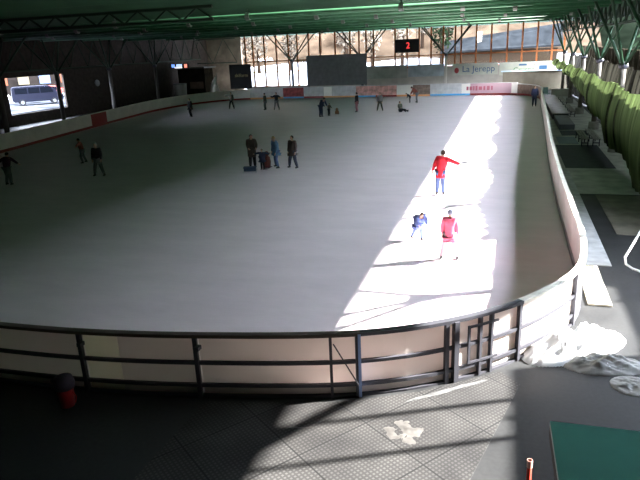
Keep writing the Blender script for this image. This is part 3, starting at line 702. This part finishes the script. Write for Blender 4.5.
# teal roofed booth
ZB = 2.35
k0 = gp(550, 421, ZB); k1 = gp(559, 482, ZB)
t = thing('ticket_booth', 'small booth with flat teal roof at the bottom right corner', 'booth', (k0.x+1.3, k0.y-1.1, 0))
L_ = t.location
W2 = 2.6; D2 = 2.4
TEAL = mat('teal_roof', (.09, .33, .28), .28, noise=.12, scale=1.5, spec=.6)
dirx = Vector((math.cos(.0), math.sin(.0), 0))
corner = Vector((k0.x, k0.y, ZB)); leftv = Vector((k1.x-k0.x, k1.y-k0.y, 0)).normalized(); rightv = Vector((-leftv.y, leftv.x, 0))
p = [corner, corner+rightv*W2, corner+rightv*W2+leftv*D2, corner+leftv*D2]
b = B(); prism(b, [v-L_-Vector((0, 0, .05)) for v in p], (0, 0, .05))
obj('roof', b, TEAL, t)
ins = [corner+rightv*.12+leftv*.12, corner+rightv*(W2-.12)+leftv*.12, corner+rightv*(W2-.12)+leftv*(D2-.12), corner+rightv*.12+leftv*(D2-.12)]
b = B(); prism(b, [Vector((v.x, v.y, 0))-Vector((L_.x, L_.y, 0)) for v in ins], (0, 0, ZB-.051)); obj('body', b, mat('booth_red', (.26, .10, .07), .7, noise=.15, scale=3), t)
b = B(); c0 = corner+rightv*.05-L_; box(b, (c0+leftv*.05).to_tuple(), (.02, .02, .02)); 
pz = [corner+leftv*.02-Vector((0, 0, .16)), corner+leftv*(D2-.02)-Vector((0, 0, .16)), corner+leftv*(D2-.02)-Vector((0, 0, .051)), corner+leftv*.02-Vector((0, 0, .051))]
b.free(); b = B(); prism(b, [v-L_ for v in pz], rightv*.04); obj('fascia', b, BLACKM, t)
# red marker post
zp = 1.05; q = gp(530, 460, zp); t = thing('marker_post', 'slim red post with pale top left of the teal booth', 'post', (q.x, q.y, 0))
b = B(); tube(b, [(0, 0, 0), (0, 0, zp)], .028, 10); obj('pole', b, mat('signal_red', (.8, .08, .05), .4, emit=None), t, True)
b = B(); tube(b, [(0, 0, 0), (0, 0, .04)], .14, 14); obj('foot', b, BLACKM, t)
b = B(); tube(b, [(0, 0, zp-.1), (0, 0, zp)], .033, 10); obj('cap', b, mat('pale_red', (.9, .45, .38), .4), t)

# ------------------------------------------------------------------ people
def skin_mesh(vs_, es_, rs_, root=0, sub=1):
    me = bpy.data.meshes.new('s'); me.from_pydata([tuple(v) for v in vs_], es_, []); o = bpy.data.objects.new('s', me); C.objects.link(o)
    m_ = o.modifiers.new('k', 'SKIN'); m_.use_smooth_shade = True
    sv = me.skin_vertices[0].data
    for i, r_ in enumerate(rs_): sv[i].radius = (r_, r_) if not isinstance(r_, tuple) else r_; sv[i].use_root = (i == root)
    s_ = o.modifiers.new('u', 'SUBSURF'); s_.levels = sub; s_.render_levels = sub
    dg = bpy.context.evaluated_depsgraph_get(); out = bpy.data.meshes.new_from_object(o.evaluated_get(dg)); bpy.data.objects.remove(o); bpy.data.meshes.remove(me)
    return out
def fin(me, name, mats, parent, extra=None):
    b = B(); b.from_mesh(me); bpy.data.meshes.remove(me)
    for f_ in b.faces: f_.material_index = 0
    if extra: extra(b)
    return obj(name, b, mats, parent, True)
def R2(v, ax, a): return Matrix.Rotation(a, 3, ax) @ v
def person(px, py, h, face, label, jacket, legs, hair, lean=0, tilt=0, armL=None, armR=None, legL=None, legR=None, coat=0, hat=False, longhair=False, pos=None, grp=None, sit=False, bulk=1.0):
    """face: direction (deg) the figure faces in the world; +Y local is forward. arms/legs: (elbow/knee offset, wrist/ankle offset) in body-height units"""
    q_ = pos if pos else gp(px, py, IZ)
    t = thing('person', label, 'person', (q_[0], q_[1], IZ), math.radians(face-90))
    V = Vector; hip = .50; zoff = .035
    if sit: hip = .085
    P = V((0, 0, hip))
    def T(v): # torso transform
        v = V(v)-V((0, 0, 0)); v = R2(v, 'X', -math.radians(lean)); v = R2(v, 'Y', math.radians(tilt)); return P+v
    sp = T((0, 0, .12)); ch = T((0, 0, .24)); nb = T((0, 0, .32)); nk = T((0, .005, .35)); hd = T((0, .012, .415))
    aL = armL or ((-.03, .0, -.17), (-.03, .05, -.32)); aR = armR or ((.03, .0, -.17), (.03, .05, -.32))
    lL = legL or ((-.01, .02, -.235), (-.02, 0, -.455)); lR = legR or ((.01, .02, -.235), (.02, 0, -.455))
    shL = T((-.105, 0, .30)); shR = T((.105, 0, .30))
    hL = P+V((-.05, 0, -.01)); hR = P+V((.05, 0, -.01))
    eL, wL = shL+V(aL[0]), shL+V(aL[1]); eR, wR = shR+V(aR[0]), shR+V(aR[1])
    kL, nL = hL+V(lL[0]), hL+V(lL[1]); kR, nR = hR+V(lR[0]), hR+V(lR[1])
    def hand(w, e): 
        d_ = (w-e).normalized(); return w+d_*.04
    dL, dR = hand(wL, eL), hand(wR, eR)
    S_ = h
    vs_ = [P, sp, ch, nb, nk, shL, eL, wL, dL, shR, eR, wR, dR, hL, kL, nL, hR, kR, nR]
    es_ = [(0, 1), (1, 2), (2, 3), (3, 4), (2, 5), (5, 6), (6, 7), (7, 8), (2, 9), (9, 10), (10, 11), (11, 12), (0, 13), (13, 14), (14, 15), (0, 16), (16, 17), (17, 18)]
    rs_ = [.07, .062, .07, .045, .028, .034, .024, .016, .018, .034, .024, .016, .018, .05, .034, .022, .05, .034, .022]
    me = skin_mesh([v*S_ for v in vs_], es_, [r_*S_ for r_ in rs_], 0)
    up = (hd-nb).normalized(); fw = T((0, 1, 0))-T((0, 0, 0)); fw = fw.normalized(); rt = fw.cross(up)
    RM = Matrix((rt, fw, up)).transposed()
    def ext(b_):
        def loc(x, y, z): return (hd+RM @ V((x, y, z)))*S_
        tube(b_, [nb*S_, hd*S_], [.033*S_, .034*S_], 8)
        ell(b_, hd*S_, (.046*S_, .056*S_, .066*S_), 0, 14, 10, RM)
        ell(b_, loc(0, .022, -.036), (.03*S_, .03*S_, .03*S_), 0, 8, 6, RM)
        ell(b_, loc(0, .058, -.006), (.008*S_, .013*S_, .014*S_), 0, 8, 6, RM)
        for s_ in (-1, 1):
            ell(b_, loc(s_*.047, -.004, -.004), (.006*S_, .012*S_, .017*S_), 0, 8, 6, RM)
            ell(b_, loc(s_*.017, .050, .006), (.007*S_, .005*S_, .004*S_), 1, 8, 6, RM)
        ell(b_, loc(0, .052, -.032), (.014*S_, .005*S_, .004*S_), 2, 8, 6, RM)
        for w, d, sgn in ((wL, dL, 1), (wR, dR, -1)):
            dr = (d-w).normalized(); sd = dr.cross(V((0, 0, 1)) if abs(dr.z) < .9 else V((0, 1, 0))).normalized(); nn = dr.cross(sd)
            for k in range(4):
                o_ = sd*(k-1.5)*.0095; ln = (.026, .031, .029, .022)[k]
                a_ = d+o_-dr*.006; tube(b_, [a_*S_, (a_+dr*ln*.6)*S_, (a_+dr*ln-nn*.008)*S_], [.0055*S_, .005*S_, .004*S_], 6)
            a_ = w+dr*.018+sd*sgn*.014; tube(b_, [a_*S_, (a_+dr*.016+sd*sgn*.014)*S_, (a_+dr*.032+sd*sgn*.016)*S_], [.006*S_, .0055*S_, .0045*S_], 6)
    fin(me, 'body', [SKIN, EYE, LIP], t, ext)
    # jacket
    jv = [P+V((0, 0, .0)), sp, ch, nb, shL, eL, wL-(wL-eL)*.08, shR, eR, wR-(wR-eR)*.08]
    je = [(0, 1), (1, 2), (2, 3), (2, 4), (4, 5), (5, 6), (2, 7), (7, 8), (8, 9)]
    jr = [q_b*bulk for q_b in (.118, .108, .112, .062, .062, .045, .036, .062, .045, .036)]
    if coat:
        jv.append(P+V((0, -.0, -coat))); je.append((0, 10)); jr.append(.135*bulk)
    fin(skin_mesh([v*S_ for v in jv], je, [r_*S_ for r_ in jr], 0), 'jacket', jacket, t)
    lv = [P+V((0, 0, .02)), hL, kL, nL, hR, kR, nR]; le = [(0, 1), (1, 2), (2, 3), (0, 4), (4, 5), (5, 6)]
    fin(skin_mesh([v*S_ for v in lv], le, [r_*S_ for r_ in (.09, .072, .054, .042, .072, .054, .042)], 0), 'trousers', legs, t)
    # hair or hat
    b_ = B(); ell(b_, (hd+RM @ V((0, -.012, .016)))*S_, (.053*S_, .056*S_, .060*S_), 0, 14, 10, RM)
    if longhair: ell(b_, (hd+RM @ V((0, -.035, -.05)))*S_, (.05*S_, .03*S_, .085*S_), 0, 12, 8, RM)
    if hat: ell(b_, (hd+RM @ V((0, 0, .082)))*S_, (.016*S_, .016*S_, .016*S_), 0, 8, 6)
    obj('hat' if hat else 'hair', b_, hair, t, True)
    # skates
    for n_, kk in ((nL, kL), (nR, kR)):
        f_ = V((0, 1, 0)); zz = n_.z
        if sit: f_ = V((0, .25, 1)).normalized(); 
        b_ = B(); c_ = n_*S_
        def L3(a, c2): return c_+f_*a*S_+V((0, 0, c2))*S_ if not sit else c_+f_*a*S_+V((0, c2*-1, 0))*S_
        Rm = Matrix.Rotation(math.radians(75) if sit else 0, 3, 'X')
        box(b_, L3(.022, -.018), (.045*S_, .115*S_, .04*S_), Rm, bev=.008*S_); tube(b_, [c_+V((0, 0, .0)), c_+(kk-n_).normalized()*.06*S_], [.03*S_, .034*S_], 8)
        sk = obj('skate', b_, SKB, t)
        b_ = B(); box(b_, L3(.022, -.043), (.006*S_, .14*S_, .018*S_), Rm); obj('blade', b_, BLADE, sk)
    # drop so that the lowest blade touches the ice
    bpy.context.view_layer.update()
    lo = 1e9
    for o_ in t.children_recursive:
        if o_.type == 'MESH': lo = min(lo, min((o_.matrix_world @ v.co).z for v in o_.data.vertices))
    t.location.z += IZ-lo
    return t
SKB = mat('skate_boot', (.02, .02, .025), .4)
def cl(name, c, n=.15): return mat('cloth_'+name, c, .85, noise=n, scale=9)
BLK = cl('black', (.018, .018, .024)); DKB = cl('darkblue', (.03, .04, .08)); BRNJ = cl('brown', (.07, .05, .045)); BLUJ = cl('blue', (.10, .20, .33))
REDJ = cl('red', (.70, .03, .05)); PNKJ = cl('pink', (.85, .16, .26)); GRYJ = cl('grey', (.22, .23, .23)); RUST = cl('rust', (.24, .07, .05)); JEAN = cl('jeans', (.10, .15, .30)); GTR = cl('greytrousers', (.16, .17, .18))
OLV = cl('olive', (.08, .08, .06)); HBRN = mat('hair_brown', (.05, .03, .02), .7); HBLK = mat('hair_black', (.012, .010, .010), .7); HLT = mat('hat_light', (.4, .4, .4), .9); HBLD = mat('hair_blond', (.35, .25, .12), .7); MBL = cl('midblue', (.16, .22, .50)); PLM = cl('plum', (.06, .02, .05))
out = lambda s, a, f=.0: ((s*.15*math.cos(math.radians(a)), f*.5, .15*math.sin(math.radians(a))), (s*.31*math.cos(math.radians(a)), f, .31*math.sin(math.radians(a))))
stride = dict(legL=((-.03, .07, -.225), (-.06, .02, -.45)), legR=((.03, -.01, -.235), (.07, -.09, -.44)))
wide = dict(legL=((-.05, .03, -.225), (-.10, 0, -.44)), legR=((.05, .03, -.225), (.10, 0, -.44)))
person(10, 185, 1.62, 100, 'person in dark plum jacket with both arms held out, at the left frame edge', PLM, GTR, HBLK, lean=18, armL=out(-1, -30), armR=out(1, -35), **stride)
person(84, 163, 1.45, 210, 'person in rusty red jacket skating near the left boards', RUST, GTR, HBLK, lean=10, armL=out(-1, -20, .1), **stride)
person(100, 176, 1.72, 280, 'person in black jacket, grey trousers and light hat standing on the left ice', BLK, GTR, HLT, hat=True, **wide)
person(191, 117, 1.75, 250, 'person all in black skating alone near the far left corner', BLK, BLK, HBLK, coat=.08, **stride)
person(232, 109, 1.75, 270, 'person in dark clothes with one arm out, left of the dark sign bottom', OLV, BLK, HBRN, armR=out(1, -5), **wide)
person(265.5, 110, 1.70, 190, 'left one of two skaters below the big left window, arms down', OLV, GTR, HBRN, **wide)
person(277, 110, 1.75, 270, 'right one of two skaters below the big left window, elbows out', BLK, GTR, HBRN, armL=((-.13, .02, -.08), (-.19, .12, -.05)), armR=((.13, .02, -.08), (.22, .10, -.02)), **wide)
person(253, 168, 1.74, 300, 'long haired person in dark coat pushing a skating aid in the middle group', BRNJ, BLK, HBLK, coat=.2, longhair=True, lean=6, bulk=1.15, armL=((-.02, .10, -.13), (.0, .22, -.2)), armR=((.02, .10, -.13), (.0, .22, -.2)))
person(263, 169.5, 1.05, 270, 'small child in dark clothes with arms spread before the long haired person', DKB, BLK, HBLK, armL=out(-1, -10), armR=out(1, -12), coat=.1, bulk=1.25)
person(277, 168, 1.67, 225, 'person in blue jacket and jeans with bowed blond head in the middle group', BLUJ, JEAN, HBLD, lean=10, tilt=-6, coat=.05, legL=((-.03, .05, -.22), (-.06, 0, -.45)), legR=((.05, .0, -.23), (.11, -.05, -.44)))
person(293.5, 168, 1.67, 250, 'person in dark brown jacket standing at the right of the middle group', BRNJ, cl('dkjean', (.05, .06, .09)), HBLK, coat=.06, **wide)
person(321, 117, 1.85, 330, 'dark dressed adult bending forward behind a small child on the far ice', DKB, DKB, HBRN, lean=38, armL=((-.0, .08, -.14), (.03, .18, -.25)), armR=((.0, .08, -.14), (-.03, .18, -.25)))
person(329, 116, 1.12, 330, 'small child in front of the bending adult on the far ice', OLV, BLK, HBRN, lean=12, armL=((-.0, .08, -.13), (.0, .2, -.2)), armR=((.0, .08, -.13), (.0, .2, -.2)))
person(357, 112, 1.75, 180, 'slim person in dark top with reddish trousers below the charcoal screen', BLK, cl('redtrouser', (.25, .12, .12)), HBLK)
person(400.0-20, 111, 1.68, 270, 'person in grey jacket and dark trousers facing the camera on the far ice', GRYJ, OLV, HBRN, **wide)
person(400.5, 112, 1.6, 330, 'person sitting on the ice with legs stretched to the right', OLV, BLK, HBRN, lean=-8, sit=True, legL=((-.03, .22, .05), (-.03, .44, -.03)), legR=((.03, .22, .09), (.03, .42, -.03)), armL=((-.02, -.07, -.15), (-.02, -.14, -.28)), armR=((.02, .08, -.13), (.02, .18, -.15)))
person(417, 102.5, 1.85, 190, 'adult in reddish jacket bending over a crouching child near the far boards', RUST, GTR, HBRN, lean=42, armL=((0, .08, -.14), (.0, .16, -.26)), armR=((0, .08, -.14), (.0, .16, -.26)), **wide)
person(410, 102.5, 1.15, 190, 'crouching dark child left of the adult in reddish jacket', BLK, BLK, HBLK, lean=50)
person(534, 106.5, 1.8, 270, 'person in dark blue jacket at the far right corner by the boards', DKB, DKB, HBLK, coat=.05)
person(440, 195, 1.78, 90, 'person in bright red jacket and jeans pointing one arm to the right in the sun', REDJ, JEAN, HBRN, lean=8, tilt=6, armR=out(1, -22), armL=((-.06, .0, -.16), (-.10, -.02, -.29)), coat=.12)
person(418, 240, 1.05, 300, 'small child in blue bending forward in the sun patch', MBL, MBL, HBRN, lean=38, armL=((-.04, .1, -.1), (-.02, .2, -.2)), armR=((.04, .1, -.1), (.02, .2, -.2)), legL=((-.03, .05, -.22), (-.05, .02, -.45)), legR=((.05, -.04, -.22), (.09, -.16, -.42)), coat=.05, bulk=1.35)
person(449, 259.5, 1.46, 90, 'child in pink jacket and pale trousers seen from behind in the sun patch', PNKJ, cl('palepink', (.62, .42, .48)), cl('greycap', (.3, .32, .42)), coat=.03, **wide)

# skating aids
def aid(px, py, h, label, m, rz=0):
    q_ = gp(px, py, IZ); t = thing('skating_aid', label, 'skating aid', (q_.x, q_.y, IZ), rz)
    b = B(); tube(b, [(0, 0, .02), (0, 0, h*.35), (0, 0, h*.62), (0, 0, h*.7)], [.17, .2, .15, .08], 12); obj('body', b, m, t, True)
    b = B(); ell(b, (0, 0, h*.82), (.12, .12, .13)); obj('head', b, m, t, True)
    b = B(); tube(b, [(-.2, 0, h*.86), (.2, 0, h*.86)], .02, 6); obj('handle', b, BLACKM, t)
    for sx in (-1, 1): b = B(); box(b, (sx*.14, .02, .012), (.05, .5, .024), bev=.008); obj('runner', b, BLACKM, t)
aid(267.5, 167.5, .88, 'reddish brown upright skating aid in the middle group', mat('aid_red', (.2, .06, .045), .5))
t = thing('push_seat', 'dark blue low push seat sled at the feet of the middle group', 'sled', (gp(256, 169, IZ).x, gp(256, 169, IZ).y-.75, IZ), .3)
b = B(); box(b, (0, 0, .24), (.66, .36, .05), bev=.02); box(b, (0, 0, .14), (.6, .3, .16)); obj('seat', b, cl('sled', (.05, .08, .13)), t)
for sx in (-1, 1): b = B(); tube(b, [(sx*.32, -.3, .02), (sx*.32, .25, .02), (sx*.32, .36, .12)], .02, 6); obj('runner', b, BLADE, t)
aid(337, 114, .5, 'little orange and dark skating aid right of the small child', mat('aid_orange', (.35, .15, .08), .5))

# ------------------------------------------------------------------ light
az = math.radians(25); tanp = .60; el = math.atan(tanp*math.cos(az))
D = Vector((math.cos(el)*math.cos(az), math.cos(el)*math.sin(az), math.sin(el)))
su = bpy.data.lights.new('sun', 'SUN'); su.energy = 60; su.angle = math.radians(.7); su.color = (1, .97, .92)
so = bpy.data.objects.new('sun', su); C.objects.link(so); so.rotation_euler = D.to_track_quat('Z', 'Y').to_euler(); so.location = D*60
w = bpy.data.worlds.new('world'); bpy.context.scene.world = w; w.use_nodes = True
bg = w.node_tree.nodes['Background']; bg.inputs[0].default_value = (.76, .84, 1, 1); bg.inputs[1].default_value = 40

cam = bpy.data.cameras.new('camera'); co = bpy.data.objects.new('camera', cam); C.objects.link(co)
cam.sensor_fit = 'HORIZONTAL'; cam.sensor_width = 36; cam.lens = F/640*36; cam.clip_end = 600; cam.clip_start = .05
M = Matrix(((AX.x, AX.y, AX.z, 0), (AY.x, AY.y, AY.z, 0), (AU.x, AU.y, AU.z, CH), (0, 0, 0, 1)))
co.matrix_world = M
sc = bpy.context.scene; sc.camera = co
sc.view_settings.view_transform = 'Standard'; sc.view_settings.look = 'None'; sc.view_settings.gamma = 1; sc.view_settings.exposure = 0
sc.cycles.use_denoising = True; sc.cycles.max_bounces = 10; sc.cycles.diffuse_bounces = 5; sc.cycles.transparent_max_bounces = 16; sc.cycles.sample_clamp_indirect = 6
